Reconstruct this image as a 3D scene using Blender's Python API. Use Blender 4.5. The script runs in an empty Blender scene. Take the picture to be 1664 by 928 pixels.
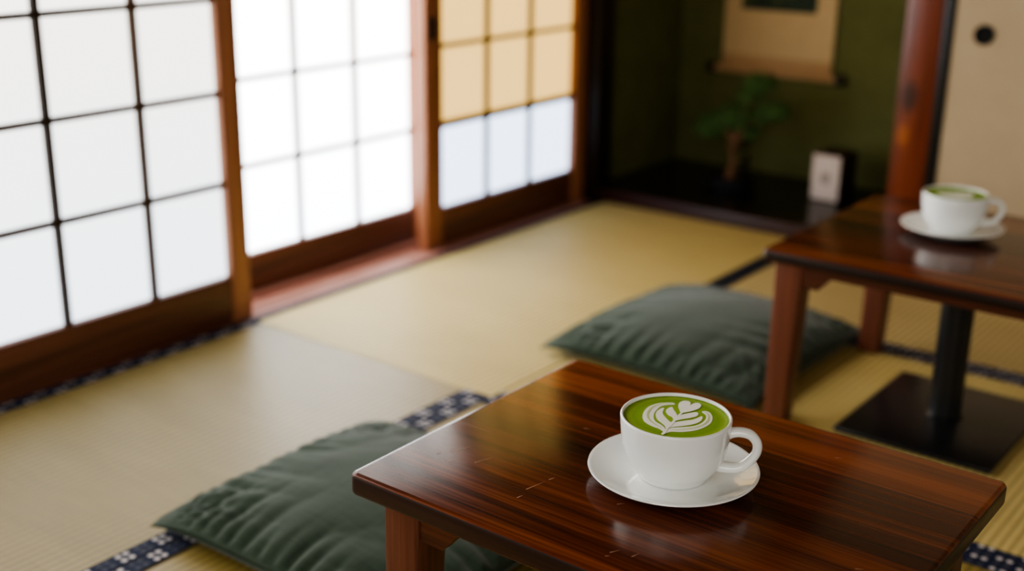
import bpy, bmesh, math, random
from mathutils import Vector, Matrix, noise
random.seed(7)
S = bpy.context.scene
COL = S.collection

# ------------------------------------------------------------------ helpers
def tag(o, label=None, cat=None, group=None, kind=None):
    if label: o['label'] = label
    if cat: o['category'] = cat
    if group: o['group'] = group
    if kind: o['kind'] = kind
    return o

def empty(name, loc=(0, 0, 0), rz=0.0):
    o = bpy.data.objects.new(name, None); COL.objects.link(o)
    o.location = loc; o.rotation_euler = (0, 0, rz); o.empty_display_size = .05
    return o

def obj(name, bm, mat, parent=None, loc=(0, 0, 0), smooth=True, angle=35):
    me = bpy.data.meshes.new(name)
    bmesh.ops.recalc_face_normals(bm, faces=bm.faces[:])
    bm.to_mesh(me); bm.free()
    mats = mat if isinstance(mat, (list, tuple)) else [mat]
    for m in mats: me.materials.append(m)
    if smooth:
        me.shade_smooth()
        try: me.set_sharp_from_angle(angle=math.radians(angle))
        except Exception: pass
    o = bpy.data.objects.new(name, me); COL.objects.link(o)
    o.location = loc
    if parent: o.parent = parent
    return o

def box(bm, x0, x1, y0, y1, z0, z1, bevel=0.0, seg=2, mi=0):
    r = bmesh.ops.create_cube(bm, size=1)
    vs = r['verts']
    for v in vs:
        v.co = Vector(((x0+x1)/2 + v.co.x*(x1-x0), (y0+y1)/2 + v.co.y*(y1-y0), (z0+z1)/2 + v.co.z*(z1-z0)))
    fs = set(f for v in vs for f in v.link_faces)
    for f in fs: f.material_index = mi
    if bevel > 0:
        es = list(set(e for v in vs for e in v.link_edges))
        bmesh.ops.bevel(bm, geom=es, offset=bevel, segments=seg, profile=.5, affect='EDGES', clamp_overlap=True)
    return vs

def bx(*a, **k):
    bm = bmesh.new(); box(bm, *a, **k); return bm

def lathe(bm, prof, n=96, mi=0):
    rings = []
    for r, z in prof:
        if r < 1e-6: rings.append([bm.verts.new((0, 0, z))])
        else: rings.append([bm.verts.new((r*math.cos(2*math.pi*i/n), r*math.sin(2*math.pi*i/n), z)) for i in range(n)])
    for a, b in zip(rings, rings[1:]):
        for i in range(n):
            j = (i+1) % n
            if len(a) == 1 and len(b) == 1: continue
            if len(a) == 1: f = bm.faces.new((a[0], b[j], b[i]))
            elif len(b) == 1: f = bm.faces.new((a[i], a[j], b[0]))
            else: f = bm.faces.new((a[i], a[j], b[j], b[i]))
            f.material_index = mi

def smoothprof(pts, n=5):
    """Catmull-Rom resample of a profile."""
    out = []
    P = [pts[0]] + list(pts) + [pts[-1]]
    for i in range(1, len(P)-2):
        p0, p1, p2, p3 = P[i-1], P[i], P[i+1], P[i+2]
        for k in range(n):
            t = k/n
            out.append(tuple(.5*((2*p1[a]) + (-p0[a]+p2[a])*t + (2*p0[a]-5*p1[a]+4*p2[a]-p3[a])*t*t + (-p0[a]+3*p1[a]-3*p2[a]+p3[a])*t**3) for a in range(len(p1))))
    out.append(tuple(pts[-1]))
    return out

def tube(bm, path, n=12, squash=None):
    """path: list of (x,y,z,r); squash = (vector, factor) flattens the section along a vector."""
    rings = []
    up0 = Vector((.13, .31, .94)).normalized()
    for i, p in enumerate(path):
        c = Vector(p[:3]); a = Vector(path[max(i-1, 0)][:3]); b = Vector(path[min(i+1, len(path)-1)][:3])
        t = (b-a).normalized()
        if squash: u = Vector(squash[0]); u = (u - t*u.dot(t)).normalized()
        else:
            u = (up0 - t*up0.dot(t)).normalized(); up0 = u
        w = t.cross(u)
        ku = squash[1] if squash else 1
        rings.append([bm.verts.new(c + (u*math.cos(2*math.pi*k/n)*ku + w*math.sin(2*math.pi*k/n))*p[3]) for k in range(n)])
    for a, b in zip(rings, rings[1:]):
        for k in range(n):
            j = (k+1) % n
            bm.faces.new((a[k], a[j], b[j], b[k]))
    bm.faces.new(rings[0][::-1]); bm.faces.new(rings[-1])

def prism(bm, pts2, y0, y1, axis='y'):
    """extrude polygon given in (x,z) along y, or in (y,z) along x."""
    f = (lambda a, b, t: (a, t, b)) if axis == 'y' else (lambda a, b, t: (t, a, b))
    A = [bm.verts.new(f(a, b, y0)) for a, b in pts2]; B = [bm.verts.new(f(a, b, y1)) for a, b in pts2]
    n = len(pts2)
    bm.faces.new(A); bm.faces.new(B[::-1])
    for i in range(n): bm.faces.new((A[i], B[i], B[(i+1) % n], A[(i+1) % n]))

# ------------------------------------------------------------------ materials
class NT:
    def __init__(s, name):
        s.m = bpy.data.materials.new(name); s.m.use_nodes = True
        s.t = s.m.node_tree; s.n = s.t.nodes; s.b = s.n['Principled BSDF']; s.out = s.n['Material Output']
    def new(s, t, **k):
        o = s.n.new(t)
        for a, v in k.items(): setattr(o, a, v)
        return o
    def link(s, a, b): s.t.links.new(a, b)
    def val(s, sock, v):
        if isinstance(v, bpy.types.NodeSocket): s.link(v, sock)
        else: sock.default_value = v
    def math(s, op, a, b=0.0, c=0.0):
        n = s.new('ShaderNodeMath', operation=op)
        s.val(n.inputs[0], a); s.val(n.inputs[1], b); s.val(n.inputs[2], c)
        return n.outputs[0]
    def coord(s, kind='Object'): return s.new('ShaderNodeTexCoord').outputs[kind]
    def sep(s, v):
        n = s.new('ShaderNodeSeparateXYZ'); s.link(v, n.inputs[0]); return n.outputs
    def mapping(s, v, scale=(1, 1, 1), loc=(0, 0, 0), rot=(0, 0, 0)):
        n = s.new('ShaderNodeMapping'); s.link(v, n.inputs[0])
        n.inputs['Scale'].default_value = scale; n.inputs['Location'].default_value = loc; n.inputs['Rotation'].default_value = rot
        return n.outputs[0]
    def noise(s, v, scale, detail=4, rough=.5, dist=0):
        n = s.new('ShaderNodeTexNoise'); s.link(v, n.inputs['Vector'])
        n.inputs['Scale'].default_value = scale; n.inputs['Detail'].default_value = detail
        n.inputs['Roughness'].default_value = rough; n.inputs['Distortion'].default_value = dist
        return n.outputs['Fac']
    def ramp(s, f, stops):
        n = s.new('ShaderNodeValToRGB'); s.val(n.inputs[0], f)
        e = n.color_ramp.elements
        while len(e) < len(stops): e.new(.5)
        for i, (p, c) in enumerate(stops):
            e[i].position = p; e[i].color = tuple(c)+(1,) if len(c) == 3 else c
        return n.outputs['Color']
    def mix(s, f, a, b, mode='MIX'):
        n = s.new('ShaderNodeMix', data_type='RGBA', blend_type=mode)
        s.val(n.inputs[0], f)
        for sock, v in ((n.inputs[6], a), (n.inputs[7], b)):
            if isinstance(v, bpy.types.NodeSocket): s.link(v, sock)
            else: sock.default_value = tuple(v)+(1,)
        return n.outputs[2]
    def bump(s, h, strength=.3, dist=.001):
        n = s.new('ShaderNodeBump'); s.link(h, n.inputs['Height'])
        n.inputs['Strength'].default_value = strength; n.inputs['Distance'].default_value = dist
        s.link(n.outputs[0], s.b.inputs['Normal'])
    def set(s, **k):
        for a, v in k.items(): s.val(s.b.inputs[a.replace('_', ' ')], tuple(v)+(1,) if isinstance(v, tuple) and len(v) == 3 else v)
        return s

def srgb(r, g, b):
    f = lambda c: (c/255/12.92 if c <= 10.3 else ((c/255+.055)/1.055)**2.4)
    return (f(r), f(g), f(b))

def plain(name, c, rough=.5, spec=.5, var=.08, scale=30, metal=0.0, coat=0.0):
    t = NT(name)
    n = t.noise(t.coord(), scale, 4, .6)
    lo = tuple(x*(1-var) for x in c); hi = tuple(min(1, x*(1+var)) for x in c)
    t.set(Base_Color=t.ramp(n, [(.3, lo), (.7, hi)]), Roughness=rough, Specular_IOR_Level=spec, Metallic=metal, Coat_Weight=coat)
    return t.m

def wood(name, dark, mid, light, axis='x', scale=1.0, rough=.35, spec=.5, coat=0.0, board=None, knots=(), bump=.08):
    t = NT(name); c = t.coord()
    L = {'x': (1.2, 30, 30), 'y': (30, 1.2, 30), 'z': (30, 30, 1.2)}[axis]
    fine = {'x': (5, 260, 260), 'y': (260, 5, 260), 'z': (260, 260, 5)}[axis]
    xyz = t.sep(c)
    v = c
    big = t.noise(t.mapping(v, tuple(s*scale for s in L)), 1.0, 5, .62, .7)
    wide = t.noise(t.mapping(v, tuple(s*scale*.28 for s in L), (3.1, 1.7, .4)), 1.0, 3, .5, .9)
    fn = t.noise(t.mapping(v, tuple(s*scale for s in fine)), 1.0, 3, .6)
    f = t.math('ADD', t.math('MULTIPLY', big, .55), t.math('MULTIPLY', wide, .55))
    f = t.math('ADD', f, t.math('MULTIPLY', t.math('SUBTRACT', fn, .5), .28))
    if board:
        k = {'x': 1, 'y': 0, 'z': 0}[axis]
        q = t.math('FLOOR', t.math('DIVIDE', xyz[k], board))
        w = t.new('ShaderNodeTexWhiteNoise', noise_dimensions='1D'); t.link(q, w.inputs['W'])
        f = t.math('ADD', f, t.math('MULTIPLY', t.math('SUBTRACT', w.outputs['Value'], .5), .2))
    col = t.ramp(f, [(.36, dark), (.52, mid), (.74, light)])
    for (kx, ky, kz, r, kc) in knots:
        d = t.new('ShaderNodeVectorMath', operation='DISTANCE'); t.link(t.mapping(c, (1, .2, .55)), d.inputs[0]); d.inputs[1].default_value = (kx, ky*.2, kz*.55)
        mr = t.new('ShaderNodeMapRange', interpolation_type='SMOOTHSTEP'); t.link(d.outputs['Value'], mr.inputs[0])
        mr.inputs[1].default_value = r*.35; mr.inputs[2].default_value = r; mr.inputs[3].default_value = .85; mr.inputs[4].default_value = 0
        col = t.mix(mr.outputs[0], col, kc)
    t.set(Base_Color=col, Roughness=t.math('ADD', t.math('MULTIPLY', fn, .12), rough-.06), Specular_IOR_Level=spec, Coat_Weight=coat, Coat_Roughness=.12)
    t.bump(t.math('ADD', fn, big), bump, .0006)
    return t.m

def tatami(name, base, pale, sheen_rough=.55, spec=.35):
    """rush ridges run along Y, ~12 mm apart; fine reeds across them"""
    t = NT(name); c = t.coord(); x, y, z = t.sep(c)
    ridge = t.math('ABSOLUTE', t.math('SINE', t.math('MULTIPLY', x, math.pi/.0165)))
    reed = t.noise(t.mapping(c, (6, 420, 6)), 1.0, 2, .6)
    blot = t.noise(t.mapping(c, (2.5, 5, 1)), 1.0, 4, .55)
    f = t.math('ADD', t.math('MULTIPLY', reed, .5), t.math('MULTIPLY', blot, .5))
    col = t.ramp(f, [(.3, base), (.7, pale)])
    groove = t.math('SUBTRACT', 1.0, t.math('POWER', ridge, .8))
    col = t.mix(t.math('MULTIPLY', groove, .85), col, tuple(v*.5 for v in base))
    t.set(Base_Color=col, Roughness=sheen_rough, Specular_IOR_Level=spec)
    t.bump(t.math('ADD', t.math('POWER', ridge, .6), t.math('MULTIPLY', reed, .4)), .5, .0014)
    return t.m

def border_mat(name):
    """navy brocade with clusters of pale dots"""
    t = NT(name); c = t.coord(); x, y, z = t.sep(c)
    cell = .0345
    def grid(off):
        gx = t.math('ADD', t.math('DIVIDE', x, cell), off); gy = t.math('ADD', t.math('DIVIDE', y, cell), off)
        u = t.math('ABSOLUTE', t.math('SUBTRACT', t.math('FRACT', gx), .5))
        v = t.math('ABSOLUTE', t.math('SUBTRACT', t.math('FRACT', gy), .5))
        chk = t.math('PINGPONG', t.math('ADD', t.math('FLOOR', gx), t.math('FLOOR', gy)), 1.0)
        du = t.math('SUBTRACT', u, .225); dv = t.math('SUBTRACT', v, .2)
        d = t.math('SQRT', t.math('ADD', t.math('MULTIPLY', du, du), t.math('MULTIPLY', dv, dv)))
        mr = t.new('ShaderNodeMapRange', interpolation_type='SMOOTHSTEP'); t.link(d, mr.inputs[0])
        mr.inputs[1].default_value = .125; mr.inputs[2].default_value = .165; mr.inputs[3].default_value = 1; mr.inputs[4].default_value = 0
        return t.math('MULTIPLY', mr.outputs[0], t.math('SUBTRACT', 1.0, t.math('MULTIPLY', chk, .92)))
    f = t.math('MULTIPLY', grid(0.0), t.math('ADD', .55, t.math('MULTIPLY', t.noise(c, 160, 2), .8)))
    n = t.noise(t.mapping(c, (300, 300, 300)), 1, 2)
    navy = t.ramp(n, [(.3, srgb(20, 26, 44)), (.7, srgb(38, 46, 72))])
    t.set(Base_Color=t.mix(t.math('MINIMUM', f, 1.0), navy, srgb(206, 198, 196)), Roughness=.75, Specular_IOR_Level=.2)
    t.bump(n, .2, .0006)
    return t.m

def fabric(name, dark, light, rough=.85):
    t = NT(name); c = t.coord(); x, y, z = t.sep(c)
    wx = t.math('SINE', t.math('MULTIPLY', x, 2*math.pi/.0022)); wy = t.math('SINE', t.math('MULTIPLY', y, 2*math.pi/.0022))
    weave = t.math('MULTIPLY', wx, wy)
    slub = t.math('ADD', t.noise(t.mapping(c, (14, 320, 60)), 1, 3), t.noise(t.mapping(c, (320, 14, 60)), 1, 3))
    f = t.math('ADD', t.math('MULTIPLY', slub, .5), t.math('MULTIPLY', weave, .05))
    t.set(Base_Color=t.ramp(f, [(.35, dark), (.65, light)]), Roughness=rough, Specular_IOR_Level=.15, Sheen_Weight=.25, Sheen_Roughness=.5)
    t.bump(t.math('ADD', weave, slub), .12, .0004)
    return t.m

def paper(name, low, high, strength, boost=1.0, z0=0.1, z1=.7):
    """back-lit shoji paper: emission stands in for daylight through white paper, cooler near the floor"""
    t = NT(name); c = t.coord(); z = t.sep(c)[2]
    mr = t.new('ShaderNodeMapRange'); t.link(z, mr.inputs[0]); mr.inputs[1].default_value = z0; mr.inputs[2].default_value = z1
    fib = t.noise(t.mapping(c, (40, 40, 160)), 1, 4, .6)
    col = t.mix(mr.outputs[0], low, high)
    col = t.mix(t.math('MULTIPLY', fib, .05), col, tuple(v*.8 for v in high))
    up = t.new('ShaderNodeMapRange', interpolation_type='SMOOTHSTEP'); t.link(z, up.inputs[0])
    up.inputs[1].default_value = .7; up.inputs[2].default_value = 1.4; up.inputs[3].default_value = strength; up.inputs[4].default_value = strength*boost  # glow rescaled in the upper rows to shape the room light
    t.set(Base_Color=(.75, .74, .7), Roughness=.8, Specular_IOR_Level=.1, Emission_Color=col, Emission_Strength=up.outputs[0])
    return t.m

def plaster(name, c0, c1):
    t = NT(name); c = t.coord()
    n = t.noise(c, 9, 6, .65); g = t.noise(c, 350, 3, .7)
    t.set(Base_Color=t.ramp(t.math('ADD', t.math('MULTIPLY', n, .7), t.math('MULTIPLY', g, .3)), [(.3, c0), (.7, c1)]), Roughness=.9, Specular_IOR_Level=.1)
    t.bump(g, .25, .001)
    return t.m

M = {}
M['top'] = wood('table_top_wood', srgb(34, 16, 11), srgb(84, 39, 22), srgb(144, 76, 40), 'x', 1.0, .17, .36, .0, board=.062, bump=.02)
M['top_edge'] = wood('table_edge_shaded_wood', srgb(16, 10, 8), srgb(31, 19, 15), srgb(58, 34, 25), 'x', 1.0, .35, .4)  # end grain darkened further, shade on the side faces put into the colour
M['leg'] = wood('table_leg_wood', srgb(52, 28, 20), srgb(90, 50, 36), srgb(124, 74, 54), 'z', 1.0, .36, .4)
M['apron'] = wood('table_apron_wood', srgb(40, 20, 13), srgb(76, 38, 22), srgb(110, 60, 36), 'x', 1.0, .33, .45)
M['scratch'] = plain('worn_scratch', srgb(176, 132, 98), .5)
M['frame_v'] = wood('screen_stile_wood', srgb(94, 58, 42), srgb(148, 96, 68), srgb(190, 130, 94), 'z', .8, .38, .4)
M['frame_h'] = wood('screen_rail_wood', srgb(82, 50, 36), srgb(118, 74, 52), srgb(148, 98, 70), 'y', .8, .4, .4)
M['lattice'] = wood('screen_lattice_wood', srgb(34, 22, 13), srgb(62, 42, 25), srgb(88, 60, 36), 'z', .8, .5, .3)
M['sill'] = wood('sill_wood', srgb(120, 80, 68), srgb(174, 122, 104), srgb(204, 150, 132), 'y', .8, .3, .6)
M['pillar'] = wood('red_pillar_wood', srgb(62, 26, 15), srgb(106, 46, 24), srgb(146, 70, 36), 'z', .7, .32, .5,
                   knots=((-1.165, 3.28, .452, .034, srgb(44, 20, 14)), (-1.172, 3.28, .345, .024, srgb(150, 84, 34))))
M['black_wood'] = plain('black_lacquer_wood', srgb(20, 17, 15), .3, .4)
M['dark_post'] = wood('dark_post_wood', srgb(18, 12, 9), srgb(34, 22, 15), srgb(52, 33, 22), 'z', .8, .45, .3)
M['alcove_floor'] = plain('alcove_black_lacquer', srgb(20, 16, 15), .22, .5, .25, 6)
M['alcove_edge'] = wood('alcove_edge_wood', srgb(24, 11, 9), srgb(46, 20, 15), srgb(66, 30, 20), 'x', .8, .35, .4)
M['olive'] = plaster('olive_plaster', srgb(92, 95, 58), srgb(110, 112, 70))
M['ceiling'] = wood('ceiling_wood', srgb(70, 52, 34), srgb(100, 76, 50), srgb(128, 98, 66), 'y', .5, .6, .2, board=.4)
M['cream_plaster'] = plaster('cream_plaster', srgb(176, 160, 128), srgb(196, 180, 148))
M['fusuma'] = plaster('fusuma_paper', srgb(172, 154, 126), srgb(182, 164, 136))
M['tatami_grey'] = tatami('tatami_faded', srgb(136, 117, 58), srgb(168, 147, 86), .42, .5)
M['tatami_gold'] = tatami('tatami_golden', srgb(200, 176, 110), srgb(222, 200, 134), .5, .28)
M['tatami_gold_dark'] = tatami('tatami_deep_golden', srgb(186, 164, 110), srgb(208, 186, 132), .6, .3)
M['border'] = border_mat('navy_brocade_border')
M['border_plain'] = plain('navy_border_cloth', srgb(30, 34, 46), .7, .2, .2, 120)
M['green'] = fabric('green_linen', srgb(40, 54, 42), srgb(58, 74, 58))
M['seam'] = plain('green_seam_thread', srgb(38, 48, 38), .9, .1)
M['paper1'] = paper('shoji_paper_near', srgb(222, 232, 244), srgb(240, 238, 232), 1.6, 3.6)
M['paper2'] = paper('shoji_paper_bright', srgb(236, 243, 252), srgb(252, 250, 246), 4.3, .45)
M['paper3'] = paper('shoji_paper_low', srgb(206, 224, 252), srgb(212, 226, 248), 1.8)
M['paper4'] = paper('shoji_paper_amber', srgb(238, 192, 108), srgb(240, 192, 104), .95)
M['porcelain'] = plain('white_porcelain', srgb(243, 246, 244), .12, .5, .01, 5, coat=.6)
M['bark'] = plain('bonsai_bark', srgb(118, 86, 62), .85, .2, .45, 60)
M['deadwood'] = plain('bonsai_dark_bark', srgb(32, 25, 19), .9, .15, .3, 60)
M['needle'] = plain('bonsai_leaf', srgb(76, 110, 58), .7, .25, .5, 40)
M['pot'] = plain('bonsai_pot_glaze', srgb(38, 38, 42), .35, .5)
M['soil'] = plain('bonsai_soil', srgb(34, 28, 22), .95, .1, .4, 150)
M['scroll'] = plain('scroll_silk', srgb(208, 182, 138), .8, .15, .06, 40)
M['scroll_band'] = plain('scroll_lower_band', srgb(186, 152, 112), .8, .15, .06, 40)
M['box_wood'] = plain('box_dark_wood', srgb(58, 36, 24), .5, .3, .2, 20)
M['box_paper'] = plain('box_white_paper', srgb(214, 200, 192), .7, .2, .03)
M['mark'] = plain('grey_ink', srgb(106, 96, 90), .8, .1)
M['pull'] = plain('matte_black_metal', srgb(14, 13, 12), .7, .2)
M['iron'] = plain('black_iron', srgb(26, 27, 29), .28, .5, .1)
M['bronze'] = plain('dark_catch_metal', srgb(44, 32, 26), .45, .5)

def matcha_mat():
    t = NT('matcha_foam'); c = t.coord(); x, y, z = t.sep(c)
    r = t.math('SQRT', t.math('ADD', t.math('MULTIPLY', x, x), t.math('MULTIPLY', y, y)))
    n = t.noise(c, 120, 4, .6); nb = t.noise(c, 900, 2, .6)
    f = t.math('ADD', t.math('DIVIDE', r, .059), t.math('MULTIPLY', t.math('SUBTRACT', n, .5), .10))
    f = t.math('ADD', f, t.math('MULTIPLY', t.math('SUBTRACT', nb, .5), .05))
    col = t.ramp(f, [(0, srgb(150, 186, 62)), (.62, srgb(138, 174, 52)), (.8, srgb(122, 160, 42)), (.93, srgb(150, 180, 68)), (1.0, srgb(104, 136, 36))])
    t.set(Base_Color=col, Roughness=.5, Specular_IOR_Level=.25)
    t.bump(nb, .15, .0004)
    return t.m
M['matcha'] = matcha_mat()
M['foam'] = plain('milk_foam', srgb(253, 253, 242), .6, .2, .01, 200)
M['foam_line'] = plain('pale_green_foam', srgb(196, 212, 140), .6, .2, .02, 200)

def painting_mat():
    t = NT('ink_painting'); c = t.coord()
    n = t.noise(t.mapping(c, (9, 9, 14)), 1, 5, .6, .8)
    t.set(Base_Color=t.ramp(n, [(.38, srgb(32, 46, 36)), (.56, srgb(44, 62, 48)), (.66, srgb(108, 112, 60)), (.8, srgb(60, 74, 52))]), Roughness=.8)
    return t.m
M['painting'] = painting_mat()

# ------------------------------------------------------------------ the room
XW = -2.16
def struct(name, bm, mat, label, cat, **k):
    return tag(obj(name, bm, mat, **k), label, cat, kind='structure')

struct('floor', bx(-2.6, 1.6, -1.6, 3.98, -.12, -.055), M['black_wood'], 'dark floor base underneath the tatami mats', 'floor')
struct('ceiling', bx(-2.6, 1.6, -1.6, 3.98, 2.2, 2.28), M['ceiling'], 'brown wooden board ceiling above the room', 'ceiling')
# grooved sill under the screens
bm = bmesh.new()
prof = [(-2.6, -.055), (-2.6, 0), (-2.335, 0), (-2.335, -.014), (-2.305, -.014), (-2.305, 0), (-2.275, 0), (-2.275, -.014), (-2.245, -.014), (-2.245, 0),
        (-2.225, 0), (-2.221, -.004), (-2.217, 0), (-2.156, 0), (-2.156, -.055)]
prism(bm, prof, -.2, 3.25)
struct('trim_1', bm, M['sill'], 'reddish brown grooved wooden sill under the paper screens', 'sill', smooth=False)
struct('trim_2', bx(-2.42, -2.13, -.2, 3.346, 1.56, 1.66), M['frame_h'], 'brown wooden head beam above the paper screens', 'beam')
struct('wall_left', bx(-2.36, -2.2, -.2, 3.346, 1.66, 2.2), M['cream_plaster'], 'cream plaster wall above the paper screens', 'wall')
struct('trim_3', bx(-2.28, -2.158, 3.262, 3.346, -.055, 2.2, bevel=.003), M['dark_post'], 'near black corner post between last paper screen and alcove', 'post')

def screen(name, X, ys, zs, y_lo, y_hi, z_lo, z_hi, thick, mats, label, bar=.011, vbar=None, post=0.0, heavy=None, catch=None):
    """front face at x = X; ys/zs = lattice lines, the outer ones the frame's inner edges"""
    r = empty(name, (X, (y_lo+y_hi)/2, z_lo)); tag(r, label, 'shoji screen', kind='structure')
    inv = Vector((-X, -(y_lo+y_hi)/2, -z_lo))
    def P(nm, bm, m, **k):
        bmesh.ops.translate(bm, verts=bm.verts[:], vec=inv); return obj(nm, bm, m, r, **k)
    s1 = P('stile', bx(X-thick, X, y_lo, ys[0], z_lo, z_hi, bevel=.002), M['frame_v'])
    P('stile', bx(X-thick, X, ys[-1], y_hi, z_lo, z_hi, bevel=.002), M['frame_v'])
    P('bottom_rail', bx(X-thick+.001, X-.003, ys[0]+.0004, ys[-1]-.0004, z_lo, zs[0], bevel=.0015), M['frame_h'])
    P('top_rail', bx(X-thick+.001, X-.003, ys[0]+.0004, ys[-1]-.0004, zs[-1], z_hi, bevel=.0015), M['frame_h'])
    bm = bmesh.new(); b = bar/2
    for y in ys[1:-1]:
        w = (vbar or bar)/2
        box(bm, X-.019, X-.006, y-w, y+w, zs[0], zs[-1])
    for z in zs[1:-1]:
        w = b*1.6 if heavy is not None and abs(z-heavy) < 1e-4 else b
        box(bm, X-.020, X-.0055, ys[0], ys[-1], z-w, z+w)
    P('lattice', bm, M['lattice'], smooth=False)
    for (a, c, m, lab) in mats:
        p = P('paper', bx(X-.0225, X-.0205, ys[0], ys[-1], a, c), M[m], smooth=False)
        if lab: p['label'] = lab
    if catch:
        k = obj('catch_plate', bx(X-.002-X, X+.004-X, catch[0]-.016, catch[0]+.016, catch[1]-.03, catch[1]+.03, bevel=.002), M['bronze'], s1)
        k.location = inv + Vector((X, 0, 0))
    return r

def rng(a, d, n): return [a+d*i for i in range(n)]
z1 = [.113, .331, .537, .742, .949, 1.156, 1.363, 1.50]
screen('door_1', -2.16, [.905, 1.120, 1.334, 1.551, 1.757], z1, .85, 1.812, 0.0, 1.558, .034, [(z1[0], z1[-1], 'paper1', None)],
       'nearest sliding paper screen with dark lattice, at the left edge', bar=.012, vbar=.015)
z2 = [.099, .320, .533, .747, .96, 1.173, 1.386, 1.50]
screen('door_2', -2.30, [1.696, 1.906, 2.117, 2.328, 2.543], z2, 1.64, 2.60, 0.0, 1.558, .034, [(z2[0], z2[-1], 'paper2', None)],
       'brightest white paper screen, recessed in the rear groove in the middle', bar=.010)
z3 = [.111, .347, .563, .779, .995, 1.211, 1.427, 1.50]
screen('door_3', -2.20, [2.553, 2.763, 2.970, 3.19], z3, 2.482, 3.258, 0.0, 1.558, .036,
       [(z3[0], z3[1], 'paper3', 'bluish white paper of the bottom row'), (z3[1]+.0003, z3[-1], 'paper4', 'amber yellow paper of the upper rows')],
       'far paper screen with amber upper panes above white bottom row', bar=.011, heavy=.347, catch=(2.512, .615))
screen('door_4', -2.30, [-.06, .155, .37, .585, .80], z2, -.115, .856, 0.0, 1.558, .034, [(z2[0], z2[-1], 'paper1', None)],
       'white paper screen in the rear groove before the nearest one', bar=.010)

# alcove
AY = 3.28
struct('trim_4', bx(-2.157, -1.203, AY-.004, AY+.035, -.055, .04, bevel=.003), M['alcove_edge'], 'dark reddish front edge of the raised alcove floor', 'alcove edge')
struct('floor_alcove', bx(-2.2, -1.16, AY+.0355, 3.85, -.055, .04), M['alcove_floor'], 'glossy black raised floor of the alcove', 'alcove floor')
struct('wall_alcove_back', bx(-2.3, -1.0, 3.85, 3.93, -.055, 2.2), M['olive'], 'olive green plaster wall behind the hanging scroll', 'wall')
struct('wall_alcove_left', bx(-2.3, -2.2, 3.347, 3.8495, -.055, 2.2), M['olive'], 'dark olive plaster side wall at left of the alcove', 'wall')
struct('wall_alcove_right', bx(-1.15, -1.0, 3.385, 3.8495, -.055, 2.2), M['olive'], 'olive plaster side wall of the alcove behind the red pillar', 'wall')
struct('trim_5', bx(-1.2, -1.1, AY, AY+.1, -.055, 2.2, bevel=.006), M['pillar'], 'reddish brown alcove pillar with a dark knot', 'pillar')
struct('wall_alcove_top', bx(-2.157, -1.2005, AY+.02, AY+.08, 1.5, 2.2), M['cream_plaster'], 'plaster wall above the alcove opening', 'wall')

def fusuma(name, x0, x1, y, hx, label):
    r = empty(name, ((x0+x1)/2, y, 0)); tag(r, label, 'sliding door', kind='structure')
    inv = Vector((-(x0+x1)/2, -y, 0))
    def P(nm, bm, m, **k):
        bmesh.ops.translate(bm, verts=bm.verts[:], vec=inv); return obj(nm, bm, m, r, **k)
    P('panel', bx(x0+.028, x1-.028, y+.004, y+.02, .02, 1.54), M['fusuma'])
    for a, c in ((x0, x0+.03), (x1-.03, x1)): P('stile', bx(a, c, y, y+.024, 0, 1.558, bevel=.002), M['black_wood'])
    for a, c in ((0, .022), (1.535, 1.558)): P('rail', bx(x0+.0305, x1-.0305, y, y+.024, a, c, bevel=.002), M['black_wood'])
    bm = bmesh.new()
    lathe(bm, [(0, -.0015), (.017, -.0015), (.021, .0), (.0235, .003), (.026, .002), (.026, -.002)], 40)
    bmesh.ops.rotate(bm, verts=bm.verts[:], matrix=Matrix.Rotation(math.pi/2, 3, 'X'))
    bmesh.ops.translate(bm, verts=bm.verts[:], vec=(hx, y+.001, .63))
    o = P('finger_pull', bm, M['pull']); o['label'] = 'round black recessed pull'
    return r
fusuma('door_5', -1.099, -.22, AY+.004, -.991, 'cream papered sliding door with round black pull, right of the pillar')
fusuma('door_6', -.219, .66, AY+.004, .55, 'second cream papered sliding door, further right')
struct('trim_6', bx(-1.099, 1.6, AY-.01, AY+.09, 1.559, 1.65), M['frame_h'], 'brown wooden beam above the cream sliding doors', 'beam')
struct('trim_7', bx(-1.099, 1.6, AY, AY+.09, -.055, -.0005), M['black_wood'], 'black sill under the cream sliding doors', 'sill')
struct('wall_back', bx(-1.099, 1.6, AY+.02, AY+.08, 1.651, 2.2), M['cream_plaster'], 'cream plaster wall above the cream sliding doors', 'wall')
struct('wall_back_side', bx(.661, 1.6, AY+.02, AY+.08, 0, 1.558), M['cream_plaster'], 'cream plaster wall beside the cream sliding doors', 'wall')

# ------------------------------------------------------------------ tatami
def mat_thing(x0, x1, y0, y1, m, label, borders, z=0.0):
    cx, cy = (x0+x1)/2, (y0+y1)/2
    r = tag(empty('tatami_mat', (cx, cy, -.055)), label, 'tatami mat', 'tatami mats covering the floor')
    bm = bx(x0-cx, x1-cx, y0-cy, y1-cy, 0, .055+z, bevel=.0015, seg=1)
    obj('rush_surface', bm, M[m], r, smooth=False)
    for (a, b, c, d, mm) in borders:
        ccx, ccy = (a+b)/2, (c+d)/2
        bm = bmesh.new(); wx, wy = (b-a)/2, (d-c)/2
        if min(wx, wy) > .03:      # two cloth edgings laid side by side
            if wx < wy: box(bm, -wx, -.0008, -wy, wy, 0, .0018+z, .0008, 1); box(bm, .0008, wx, -wy, wy, 0, .0018+z, .0008, 1)
            else: box(bm, -wx, wx, -wy, -.0008, 0, .0018+z, .0008, 1); box(bm, -wx, wx, .0008, wy, 0, .0018+z, .0008, 1)
        else: box(bm, -wx, wx, -wy, wy, 0, .0016+z)
        obj('cloth_border', bm, M[mm], r, loc=(ccx-cx, ccy-cy, .055), smooth=False)
    return r
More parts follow.
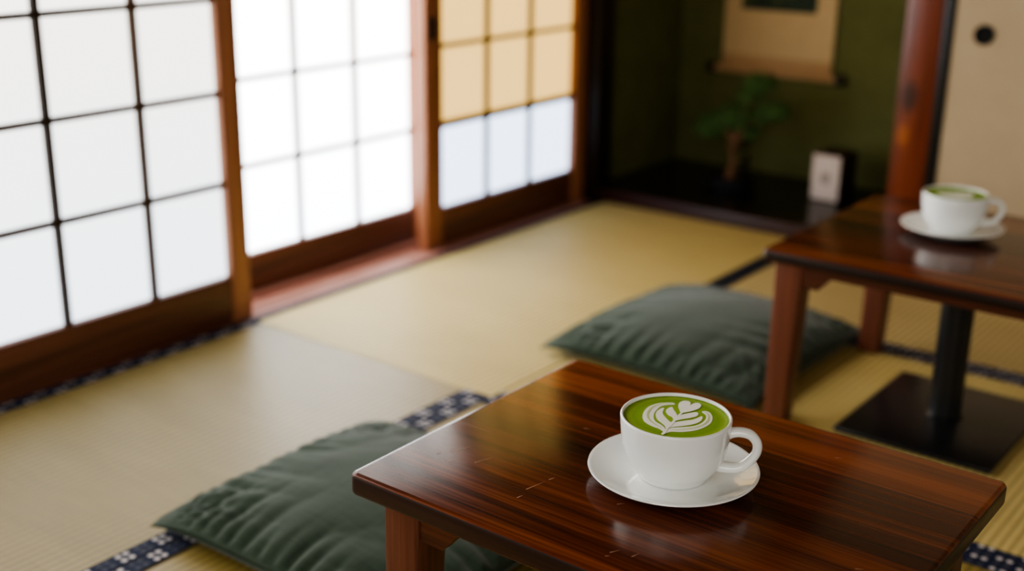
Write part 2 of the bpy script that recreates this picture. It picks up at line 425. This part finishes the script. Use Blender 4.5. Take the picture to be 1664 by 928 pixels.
mat_thing(-2.154, -1.4235, .02, 1.797, 'tatami_grey', 'pale faded tatami mat in front of the nearest paper screen',
          [(-2.153, -2.112, .02, 1.797, 'border'), (-1.494, -1.4245, .02, 1.797, 'border')])
mat_thing(-2.154, -1.4235, 1.7985, 3.275, 'tatami_gold', 'golden tatami mat lit beside the bright middle paper screen',
          [(-2.153, -2.128, 1.80, 3.274, 'border_plain'), (-1.448, -1.4245, 2.54, 3.274, 'border_plain')])
mat_thing(-1.422, .5, .9, 1.797, 'tatami_grey', 'tatami mat underneath the front table', [(-1.421, .5, 1.762, 1.7965, 'border')])
mat_thing(-1.422, .5, 1.7985, 2.578, 'tatami_gold', 'golden tatami mat underneath the far table and black base plate',
          [(-1.421, .5, 1.799, 1.832, 'border'), (-1.421, .5, 2.546, 2.5775, 'border')])
mat_thing(-1.422, .5, 2.5795, 3.275, 'tatami_gold_dark', 'deep golden tatami mat before the alcove and pillar, behind the far table',
          [(-1.421, .5, 2.58, 2.612, 'border'), (-1.421, -1.392, 2.612, 3.274, 'border_plain')])
mat_thing(-1.422, .5, .02, .8985, 'tatami_grey', 'tatami mat nearest the viewer in front of the front table', [])

# ------------------------------------------------------------------ tables
def rtop(w, d, t, r=.010):
    """table top with softly rounded corners and edges, origin at underside centre"""
    bm = bmesh.new()
    vs = box(bm, -w/2, w/2, -d/2, d/2, 0, t)
    vert = [e for e in bm.edges if abs(e.verts[0].co.z-e.verts[1].co.z) > t*.5]
    bmesh.ops.bevel(bm, geom=vert, offset=r, segments=5, profile=.5, affect='EDGES')
    hor = [e for e in bm.edges if abs(e.verts[0].co.z-e.verts[1].co.z) < 1e-6 and len([f for f in e.link_faces if abs(f.normal.z) > .9]) == 1]
    bmesh.ops.bevel(bm, geom=hor, offset=.0055, segments=3, profile=.5, affect='EDGES')
    return bm

def scratch(bm, pts, w, z):
    for (ax, ay), (bx_, by) in zip(pts, pts[1:]):
        d = Vector((bx_-ax, by-ay)).normalized(); n = Vector((-d.y, d.x))*w/2
        f = bm.faces.new([bm.verts.new((ax, ay, z)), bm.verts.new((ax+n.x+d.x*.002, ay+n.y+d.y*.002, z)), bm.verts.new((bx_, by, z)), bm.verts.new((ax-n.x+d.x*.002, ay-n.y+d.y*.002, z))])
        f.material_index = 1

def leg_bm(dx, dy, h, top=.054, bot=.044, splay=(0, 0)):
    bm = bmesh.new()
    vs = box(bm, dx-top/2, dx+top/2, dy-top/2, dy+top/2, .0018, h)
    for v in vs:
        if v.co.z < h/2:
            v.co.x = dx+splay[0]+(v.co.x-dx)*bot/top; v.co.y = dy+splay[1]+(v.co.y-dy)*bot/top
    bmesh.ops.bevel(bm, geom=[e for e in bm.edges if abs(e.verts[0].co.z-e.verts[1].co.z) > h*.5], offset=.004, segments=3, profile=.5, affect='EDGES')
    return bm

def apron_profile(a, b, zt, shallow, deep, run=.034, slope=.022):
    return [(a, zt), (a, zt-deep), (a+run, zt-deep-.001), (a+run+slope*.5, zt-(deep+shallow)*.52), (a+run+slope, zt-shallow),
            (b-run-slope, zt-shallow), (b-run-slope*.5, zt-(deep+shallow)*.52), (b-run, zt-deep-.001), (b, zt-deep), (b, zt)]

def table(cx, cy, w, d, h, t, inx, iny, label, pedestal=False, scratches=False):
    r = tag(empty('low_table', (cx, cy, 0)), label, 'table')
    bm = rtop(w, d, t)
    if scratches:
        z = t+.0002
        L = [[(-.247, -.115), (-.238, -.1), (-.236, -.088)], [(-.255, -.13), (-.25, -.121)], [(-.205, -.12), (-.196, -.094)], [(-.232, -.137), (-.227, -.129)],
             [(-.118, -.135), (-.112, -.104)], [(-.112, -.1), (-.109, -.09)], [(-.114, -.157), (-.112, -.146)],
             [(.03, -.19), (.036, -.178)], [(.052, -.183), (.055, -.171)], [(.03, -.199), (.034, -.194)], [(.238, -.063), (.246, -.057)], [(.12, .16), (.128, .166)],
             [(-.02, -.1), (-.014, -.092)], [(-.16, .04), (-.15, .044)]]
        for pts in L: scratch(bm, pts, .0011, z)
    for f in bm.faces:
        f.normal_update()
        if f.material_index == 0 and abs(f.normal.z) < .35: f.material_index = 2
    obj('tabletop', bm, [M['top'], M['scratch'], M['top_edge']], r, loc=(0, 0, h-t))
    H = h-t; lx = w/2-inx; ly = d/2-iny; tp = .054
    for sx in (-1, 1):
        for sy in (-1, 1):
            obj('leg', leg_bm(sx*lx, sy*ly, H, splay=(sx*.008, sy*.004)), M['leg'], r)
    for sy in (-1, 1):
        bm = bmesh.new(); y = sy*(ly+tp/2-.012)
        prism(bm, apron_profile(-lx+tp/2-.002, lx-tp/2+.002, H, .017, .042), y-.008, y+.008)
        obj('apron', bm, M['apron'], r, smooth=False)
    for sx in (-1, 1):
        bm = bmesh.new(); x = sx*(lx+tp/2-.012)
        prism(bm, apron_profile(-ly+tp/2-.002, ly-tp/2+.002, H, .017, .042), x-.008, x+.008, axis='x')
        obj('apron', bm, M['apron'], r, smooth=False)
    if pedestal:
        bm = bmesh.new(); box(bm, -.148, .150, -.190, .172, 0.0018, .012, bevel=.0045, seg=3)
        p = obj('base_plate', bm, M['iron'], r, loc=(pedestal[0], pedestal[1], 0)); p['label'] = 'black metal base plate'
        bm = bmesh.new(); rr = pedestal[2]
        lathe(bm, [(0, .0122), (rr*1.16, .0122), (rr*1.16, .016), (rr*1.02, .02), (rr, .024), (rr, H-.012), (rr*1.5, H-.01), (rr*1.5, H-.0005), (0, H-.0005)], 48)
        p = obj('pedestal', bm, M['iron'], r, loc=(pedestal[0], pedestal[1], 0)); p['label'] = 'round black metal post'
    return r
table(-.617, 1.126, .605, .458, .35, .028, .06, .05, 'glossy reddish brown low table in front, holding the sharp latte cup', scratches=True)
table(-.662, 2.306, .605, .553, .35, .024, .047, .045, 'low wooden table further back with a black pedestal and base plate', pedestal=(-.005, -.034, .031))

# ------------------------------------------------------------------ cups
ART = {
'outer_left': [(8.5,-35.3),(4.1,-29.5),(-3.1,-25.4),(-11.7,-22.1),(-19.2,-13.8),(-25.2,-0.8),(-27.4,13.9),(-23.6,22.0),(-18.2,27.1),(-21.3,30.6),(-27.5,26.6),(-33.9,18.7),(-37.3,6.9),(-35.2,-6.6),(-29.0,-20.1),(-20.4,-30.0),(-8.9,-34.5),(1.2,-35.6),(8.3,-38.5)],
'outer_right': [(11.7,-41.7),(8.7,-28.3),(16.2,-19.1),(25.4,-8.6),(28.6,2.2),(27.4,14.5),(22.4,23.9),(15.0,28.2),(16.2,32.8),(22.2,32.8),(30.8,23.6),(36.2,10.6),(36.4,-3.3),(32.3,-16.5),(23.6,-27.8),(14.4,-34.1)],
'petal_left': [(3.5,-15.1),(-0.4,-12.9),(-9.8,-6.2),(-17.1,0.9),(-22.2,12.5),(-24.3,8.8),(-23.8,0.3),(-19.5,-9.2),(-12.0,-17.6),(-2.9,-22.8),(2.5,-26.2),(6.5,-30.1)],
'petal_right': [(7.6,-26.1),(5.3,-13.6),(11.5,-2.9),(17.3,5.6),(19.4,14.4),(20.5,19.2),(23.7,14.7),(25.6,6.6),(24.2,-2.3),(19.0,-11.8),(12.3,-20.4)],
'bud_left': [(2.7,-2.4),(-0.2,3.3),(-6.1,9.8),(-11.6,14.5),(-16.2,19.4),(-18.2,17.1),(-17.8,9.4),(-14.1,3.3),(-8.5,-1.3),(-2.7,-3.0),(1.8,-7.9)],
'bud_right': [(3.6,-9.6),(1.1,1.1),(2.1,9.3),(5.9,17.3),(10.5,23.9),(14.2,22.4),(16.1,15.6),(12.9,7.1),(7.3,-1.8)],
'heart_left': [(0.5,10.3),(-6.4,17.7),(-12.7,25.8),(-16.3,34.7),(-15.0,41.9),(-10.0,43.9),(-5.6,40.0),(-2.9,31.5),(-1.8,23.8),(-0.2,16.3)],
'heart_right': [(-0.1,14.7),(-1.8,24.8),(-3.5,35.7),(-2.3,44.4),(1.8,46.1),(6.1,42.2),(8.1,34.5),(6.5,26.6),(3.5,19.3)],
'stem': [(9.9,-45.7),(7.8,-35.8),(3.8,-18.0),(1.1,-4.4),(-1.5,10.3),(0.3,12.4),(4.5,-6.7),(7.8,-21.9),(9.2,-32.2),(12.7,-43.4)],
}
THREADS = [[(-19.5, 29.2), (-26.8, 23.2), (-32.4, 12.5), (-32.6, 2.0), (-28.2, -11.0), (-20.5, -21.5), (-9.0, -28.6), (3.0, -32.2)],
           [(18.0, 30.6), (26.0, 24.0), (31.8, 11.0), (32.2, -1.5), (28.0, -13.0), (19.8, -23.8), (12.0, -31.0)]]
def foam_art(kind):
    bm = bmesh.new()
    def closed(pts, n=3):
        out = []; N = len(pts)
        for i in range(N):
            p0, p1, p2, p3 = [pts[(i+k) % N] for k in (-1, 0, 1, 2)]
            for k in range(n):
                t = k/n
                out.append(tuple(.5*((2*p1[a])+(-p0[a]+p2[a])*t+(2*p0[a]-5*p1[a]+4*p2[a]-p3[a])*t*t+(-p0[a]+3*p1[a]-3*p2[a]+p3[a])*t**3) for a in (0, 1)))
        return out
    def poly(pts, z, mi):
        f = bm.faces.new([bm.verts.new((x*.00105, y*.00108-.0006, z)) for x, y in pts]); f.material_index = mi
    def ribbon(pts, w, z, mi):
        pts = smoothprof(pts, 4); n = len(pts); L, R = [], []
        for i, p in enumerate(pts):
            a, b = pts[max(i-1, 0)], pts[min(i+1, n-1)]
            d = Vector((b[0]-a[0], b[1]-a[1])).normalized(); k = w*math.sin(math.pi*(i+.3)/(n-.4))**.5*.5
            L.append(bm.verts.new(((p[0]-d.y*k)*.00105, (p[1]+d.x*k)*.00108-.0006, z))); R.append(bm.verts.new(((p[0]+d.y*k)*.00105, (p[1]-d.x*k)*.00108-.0006, z)))
        for i in range(n-1):
            f = bm.faces.new((R[i], R[i+1], L[i+1], L[i])); f.material_index = mi
    if kind == 'rosetta':
        z = .0006
        for k, p in ART.items():
            poly(closed(p), z, 0); z += .00006
        for t in THREADS: ribbon(t, 1.8, z, 1)
    else:
        pts = []
        for i in range(48):
            a = 2*math.pi*i/48; s = math.sin(a)
            pts.append((40*s*abs(s)**.25*.82, 26*(math.cos(a)*.9-.28*math.cos(2*a)-.08*math.cos(3*a))-3))
        poly(pts, .0006, 0)
        for k in (-1, 1): ribbon([(k*4, -18), (k*14, -6), (k*20, 8), (k*17, 17)], 2.4, .0008, 1)
    bmesh.ops.triangulate(bm, faces=bm.faces[:])
    return bm

def latte(x, y, zt, ang, art, labels, art_rot=0.0):
    # saucer
    prof_top = smoothprof([(0, .0066), (.030, .0066), (.0385, .0068), (.046, .0062), (.060, .0072), (.074, .0105), (.086, .0150), (.0935, .0182)], 4)
    prof_rim = [(.0955, .0189), (.0968, .0186), (.0972, .0177), (.0964, .0166)]
    prof_bot = smoothprof([(.0940, .0155), (.084, .0100), (.070, .0052), (.058, .0030), (.052, .0022)], 4) + [(.051, .0002), (.0505, 0), (.047, 0), (.0465, .0003), (.045, .002), (0, .0024)]
    bm = bmesh.new(); lathe(bm, prof_top+prof_rim+prof_bot, 128)
    s = obj('saucer', bm, M['porcelain'], angle=50); s.location = (x, y, zt); tag(s, labels[0], 'saucer', 'white saucers')
    # cup
    zb = zt+.0068
    outer = smoothprof([(.0398, .0016), (.0408, .0030), (.0440, .0075), (.0496, .0150), (.0548, .0250), (.0588, .0370), (.0610, .0500), (.0621, .0620), (.0626, .0715)], 5)
    rim = [(.0625, .0732), (.0617, .0743), (.0606, .0746), (.0596, .0741), (.0591, .0728)]
    inner = smoothprof([(.0588, .070), (.0580, .060), (.0560, .040), (.0500, .020), (.0380, .0075), (0, .005)], 5)
    bm = bmesh.new()
    lathe(bm, [(0, .0016), (.0350, .0016), (.0362, .0003), (.0390, .0003)] + outer + rim + inner, 128)
    c = obj('teacup', bm, M['porcelain'], angle=60); c.location = (x, y, zb); c.rotation_euler = (0, 0, ang)
    tag(c, labels[1], 'cup', 'white latte cups')
    path = [(.0575, 0, .0560, .0062), (.0640, 0, .0592, .0058), (.0730, 0, .0603, .0055), (.0835, 0, .0578, .0054), (.0908, 0, .0490, .0053), (.0912, 0, .0378, .0053), (.0850, 0, .0268, .0054), (.0760, 0, .0185, .0056), (.0640, 0, .0155, .0060), (.0480, 0, .0165, .0066)]
    bm = bmesh.new(); tube(bm, [p for p in smoothprof(path, 6)], 20, squash=((0, 1, 0), 1.25))
    obj('handle', bm, M['porcelain'], c, angle=80)
    # drink
    bm = bmesh.new(); lathe(bm, [(0, .0004), (.040, .0003), (.054, 0), (.0578, .0002), (.0586, .0008), (.0584, -.004), (0, -.004)], 96)
    d = obj('matcha_latte', bm, M['matcha'], angle=60); d.location = (x, y, zb+.0706); tag(d, labels[2], 'drink', 'matcha lattes')
    a = obj('foam_art', foam_art(art), [M['foam'], M['foam_line']], d, smooth=False); a.rotation_euler = (0, 0, art_rot)
    a['label'] = 'white milk foam rosetta' if art == 'rosetta' else 'white milk foam heart'
hand = .655-.2
latte(-.619, 1.116, .35, hand, 'rosetta',
      ('white round saucer under the sharp cup on the front table', 'white cup with leaf foam art, sharp on the front table', 'green matcha latte with white leaf art in the front cup'))
latte(-.727, 2.364, .35, hand+.12, 'heart',
      ('white round saucer under the blurred cup on the far table', 'blurred white cup standing on the far table', 'green matcha latte with white foam blob in the far cup'), art_rot=.66)

# ------------------------------------------------------------------ floor cushions
def zabuton(cx, cy, w, d, th, rz, seed, label):
    r = tag(empty('floor_cushion', (cx, cy, 0), rz), label, 'cushion', 'green floor cushions')
    N = 150; off = Vector((seed*7.3, seed*3.1, 0))
    def shape(u, v):
        # outline: sides bow inwards a little, corners stay pointed
        x = u*w/2*(1-.045*(1-v*v)*abs(u)**3); y = v*d/2*(1-.045*(1-u*u)*abs(v)**3)
        e = (1-abs(u)**2.6)*(1-abs(v)**2.6)
        return x, y, e
    def crease(ph): return abs(math.sin(ph*.5))**.8-.6
    def height(u, v, x, y, e):
        corner = (abs(u)*abs(v))**3.0
        h = (.013*max(e, 0)**.3 + th*.84*max((1-u*u)*(1-v*v), 0)**.72)*(1-.35*corner)
        p = Vector((x*4.2, y*4.2, 0))+off
        h += .010*noise.noise(p)*min(1, e*1.6)
        # short pleats at the seams and long soft folds running in from them
        for (s, su, tc, q, o_) in ((abs(v), math.copysign(1, v), x, y, abs(u)), (abs(u), math.copysign(1, u), y, x, abs(v))):
            fade = 1-.85*o_**4; n1 = noise.noise(Vector((tc*11, su*3+seed, 2.2))); n2 = noise.noise(Vector((tc*6, q*3+su*3, seed+5)))
            k = math.exp(-((1-s)/(.22+.14*n1))**2)*min(1, e*8)
            h += .0145*fade*k*crease(tc*190+4.0*n2+su*seed)*(.6+.9*abs(n1))
            k = math.exp(-((1-s-.14)/.40)**2)*min(1, e*3)
            h += .0165*fade*k*crease(tc*66+7*n2+(1-s)*2.4*su+seed*2)*(.4+1.3*abs(noise.noise(Vector((tc*7, seed*2.2, 9)))))
        # folds fanning from the corners
        for cu in (-1, 1):
            for cv in (-1, 1):
                du, dv = abs(u-cu)+1e-4, abs(v-cv)+1e-4
                a = math.atan2(dv, du); rr = math.hypot(du, dv)
                h += .006*crease(a*22+seed*1.3+cu+cv*2+3*noise.noise(Vector((x*8, y*8, 7))))*math.exp(-(rr/.6)**2)*min(1, rr*4)*min(1, e*9)
        return h
    bm = bmesh.new(); top, bot = {}, {}
    zseam = .031
    for i in range(N+1):
        for j in range(N+1):
            # denser near the seam
            u = math.sin((i/N-.5)*math.pi); v = math.sin((j/N-.5)*math.pi)
            x, y, e = shape(u, v)
            corner = (abs(u)*abs(v))**6
            zs = zseam*(1-.6*corner)
            edge = i in (0, N) or j in (0, N)
            hz = height(u, v, x, y, e) if not edge else 0
            nz = noise.noise(Vector((x*9, y*9, 3))+off)*.0015
            top[i, j] = bm.verts.new((x, y, zs+nz+(max(hz, 0))*.78))
            if edge: bot[i, j] = top[i, j]
            else: bot[i, j] = bm.verts.new((x, y, max(.0022, zs-zs*1.05*max(e, 0)**.3)))
    for i in range(N):
        for j in range(N):
            bm.faces.new((top[i, j], top[i+1, j], top[i+1, j+1], top[i, j+1]))
            f = (bot[i, j], bot[i, j+1], bot[i+1, j+1], bot[i+1, j])
            if len(set(f)) > 2: bm.faces.new(tuple(dict.fromkeys(f)))
    seam = [tuple(top[i, 0].co) for i in range(N)]+[tuple(top[N, j].co) for j in range(N)]+[tuple(top[i, N].co) for i in range(N, 0, -1)]+[tuple(top[0, j].co) for j in range(N, -1, -1)]
    obj('cover', bm, M['green'], r, angle=180)
    bm = bmesh.new(); path = []
    for p in seam:
        if not path or (Vector(path[-1][:3])-Vector(p)).length > .004: path.append((p[0], p[1], p[2], .0013))
    tube(bm, path, 6)
    obj('seam', bm, M['seam'], r)
    return r
zabuton(-1.232, 1.284, .545, .512, .064, -.01, 1.0, 'dark green floor cushion at front left, tucked under the front table')
zabuton(-1.222, 2.332, .525, .565, .076, -.025, 2.6, 'dark green floor cushion between the two tables, beside far table leg')

# ------------------------------------------------------------------ alcove things
# hanging scroll
SY = 3.838
r = tag(empty('hanging_scroll', (-1.83, SY, .38)), 'tan hanging scroll with dark green painting on the olive alcove wall', 'scroll')
def SP(nm, bm, m, **k):
    bmesh.ops.translate(bm, verts=bm.verts[:], vec=(1.83, -SY, -.38)); return obj(nm, bm, m, r, **k)
SP('mounting', bx(-2.03, -1.63, SY-.002, SY+.002, .392, 1.42), M['scroll'])
SP('lower_band', bx(-2.03, -1.63, SY-.0035, SY-.0021, .397, .437), M['scroll_band'])
SP('painting', bx(-1.967, -1.697, SY-.0040, SY-.0022, .590, 1.22), M['painting'])
bm = bmesh.new(); tube(bm, [(-2.05, SY-.008, .386, .013), (-1.61, SY-.008, .386, .013)], 16); SP('roller', bm, M['scroll_band'])
for x, s in ((-2.05, -1), (-1.61, 1)):
    bm = bmesh.new(); tube(bm, [(x, SY-.008, .386, .012), (x+s*.004, SY-.008, .386, .0175), (x+s*.026, SY-.008, .386, .0175), (x+s*.03, SY-.008, .386, .013)], 20)
    SP('roller_knob', bm, M['black_wood'])
bm = bmesh.new(); tube(bm, [(-2.04, SY-.004, 1.425, .009), (-1.62, SY-.004, 1.425, .009)], 12); SP('top_rod', bm, M['black_wood'])

# small box with white face
fx0, fx1, fy0 = -1.560, -1.466, 3.600
r = tag(empty('paper_box', ((fx0+fx1)/2, fy0+.06, .04), -.04), 'small dark wooden box with white front standing on the alcove floor', 'box')
w = .048
obj('case', bx(-w, w, -.058, .06, 0.0, .150, bevel=.002), M['box_wood'], r)
bm = bx(-w+.002, w-.002, -.0615, -.0585, .004, .146, bevel=.001)
f = obj('front_panel', bm, M['box_paper'], r); f['label'] = 'white paper front with grey mark'
for (a, b, c, d) in ((-.013, .013, .087, .091), (-.013, .013, .057, .061), (-.013, -.009, .0612, .0868), (.009, .013, .0612, .0868), (-.005, .005, .066, .082)):
    obj('printed_mark', bx(a, b, -.0622, -.0616, c, d), M['mark'], f, smooth=False)
for sx in (-1, 1):
    for zc in (.020, .130):
        obj('printed_mark', bx(sx*.034-.005, sx*.034+.005, -.0622, -.0616, zc-.001, zc+.001), M['mark'], f, smooth=False)

# bonsai
BX, BY = -1.835, 3.575
r = tag(empty('bonsai_tree', (BX, BY, .04)), 'small bonsai tree with leaning trunk in a dark pot on the alcove floor', 'bonsai')
bm = bmesh.new()
lathe(bm, [(0, .006), (.060, .006), (.062, 0), (.068, 0), (.070, .006), (.080, .022), (.084, .030), (.084, .034), (.079, .034), (.076, .029), (0, .0285)], 48)
for v in bm.verts: v.co.x *= 1.08; v.co.y *= .8
pot = obj('pot', bm, M['pot'], r)
bm = bmesh.new(); lathe(bm, [(0, .0335), (.04, .0325), (.07, .0298), (.075, .0292), (.075, .0288)], 40)
for v in bm.verts: v.co.x *= 1.08; v.co.y *= .8
obj('soil', bm, M['soil'], pot)
bm = bmesh.new()
tube(bm, smoothprof([(.000, 0, .028, .018), (.000, 0, .055, .013), (.008, .004, .085, .010), (.000, .002, .115, .010), (.006, 0, .145, .014), (.018, .004, .175, .013), (.018, 0, .205, .010), (.03, 0, .24, .008), (.06, .0, .285, .006), (.085, 0, .33, .004)], 4), 12)
tube(bm, smoothprof([(.012, 0, .15, .012), (-.008, -.004, .175, .010), (-.04, -.008, .20, .007), (-.075, -.012, .205, .004)], 4), 10)
tube(bm, smoothprof([(.020, .002, .185, .009), (.055, .004, .215, .006), (.10, .004, .245, .005), (.14, 0, .255, .003)], 4), 10)
obj('trunk', bm, M['bark'], r)
bm = bmesh.new()
tube(bm, smoothprof([(.030, .012, .029, .014), (.042, .014, .06, .012), (.045, .014, .09, .011), (.052, .014, .115, .006)], 4), 10)
tube(bm, smoothprof([(.028, .010, .13, .008), (.05, .012, .16, .012), (.058, .012, .185, .014), (.06, .01, .215, .007)], 4), 10)
o = obj('dead_branch', bm, M['deadwood'], r); o['label'] = 'dark side trunk'
def pad(c, rad, n, seed):
    rnd = random.Random(seed); bm = bmesh.new()
    for k in range(n):
        while True:
            p = Vector((rnd.uniform(-1, 1), rnd.uniform(-1, 1), rnd.uniform(-1, 1)))
            if .35 < p.length < 1: break
        q = Vector((p.x*rad[0], p.y*rad[1], p.z*rad[2]))
        nn = (p+Vector((rnd.uniform(-.6, .6), rnd.uniform(-.6, .6), rnd.uniform(.1, .9)))).normalized()
        t = nn.orthogonal().normalized(); t.rotate(Matrix.Rotation(rnd.uniform(0, 6.3), 3, nn)); b = nn.cross(t)
        L = rnd.uniform(.009, .016); W = L*.38
        f = bm.faces.new([bm.verts.new(Vector(c)+q+t*L*a+b*W*e+nn*d) for a, e, d in ((0, 0, 0), (.45, .5, .001), (1, 0, .002), (.45, -.5, .001))])
    return bm
for i, (c, rad, n) in enumerate([((-.085, -.01, .195), (.050, .045, .034), 520), ((-.035, -.01, .222), (.065, .05, .036), 650), ((.02, -.005, .245), (.060, .05, .045), 650),
                                 ((.085, 0, .355), (.050, .045, .030), 480), ((.055, .0, .315), (.045, .04, .026), 320), ((.140, 0, .270), (.050, .045, .028), 480),
                                 ((.10, .005, .245), (.030, .03, .02), 180), ((.06, .01, .195), (.026, .026, .026), 200)]):
    obj('foliage', pad(c, tuple(k*1.14 for k in rad), int(n*1.5), 40+i), M['needle'], r, smooth=False)

# ------------------------------------------------------------------ light, world, camera
W = bpy.data.worlds.new('world'); S.world = W; W.use_nodes = True
bgn = W.node_tree.nodes['Background']; bgn.inputs[0].default_value = (1.0, .92, .80, 1); bgn.inputs[1].default_value = .24

la = bpy.data.lights.new('rear_fill_light', 'AREA'); la.shape = 'RECTANGLE'; la.size = 1.7; la.size_y = 1.3; la.energy = 16; la.color = (1.0, .95, .87)  # added fill lamp behind the camera to brighten the cup fronts
lo = bpy.data.objects.new('rear_fill_light', la); COL.objects.link(lo); lo.location = (.35, -1.45, 1.35)
lo.rotation_euler = (Vector((-.75, 1.4, .45))-Vector(lo.location)).to_track_quat('-Z', 'Y').to_euler()

f_px, yaw, pitch, roll = 1996.383, -.652699793, .320355813, -.0124552821
fw = Vector((math.sin(yaw)*math.cos(pitch), math.cos(yaw)*math.cos(pitch), -math.sin(pitch)))
rt = Vector((math.cos(yaw), -math.sin(yaw), 0)); dn = fw.cross(rt)
c, s = math.cos(roll), math.sin(roll)
r2 = c*rt+s*dn; d2 = -s*rt+c*dn
cam = bpy.data.cameras.new('camera'); co = bpy.data.objects.new('camera', cam); COL.objects.link(co)
m = Matrix((r2, -d2, -fw)).transposed().to_4x4(); m.translation = (0, 0, 1.0)
co.matrix_world = m
cam.sensor_width = 36; cam.lens = 36*f_px/1664; cam.clip_start = .02
cam.dof.use_dof = True
cam.dof.focus_distance = (Vector((-.60, 1.05, .41))-Vector((0, 0, 1))).dot(fw)
cam.dof.aperture_fstop = 2.3
S.camera = co

S.view_settings.view_transform = 'AgX'
S.view_settings.look = 'AgX - Medium High Contrast'
S.view_settings.exposure = 0.92
S.cycles.use_denoising = True
S.cycles.max_bounces = 8
S.cycles.diffuse_bounces = 5
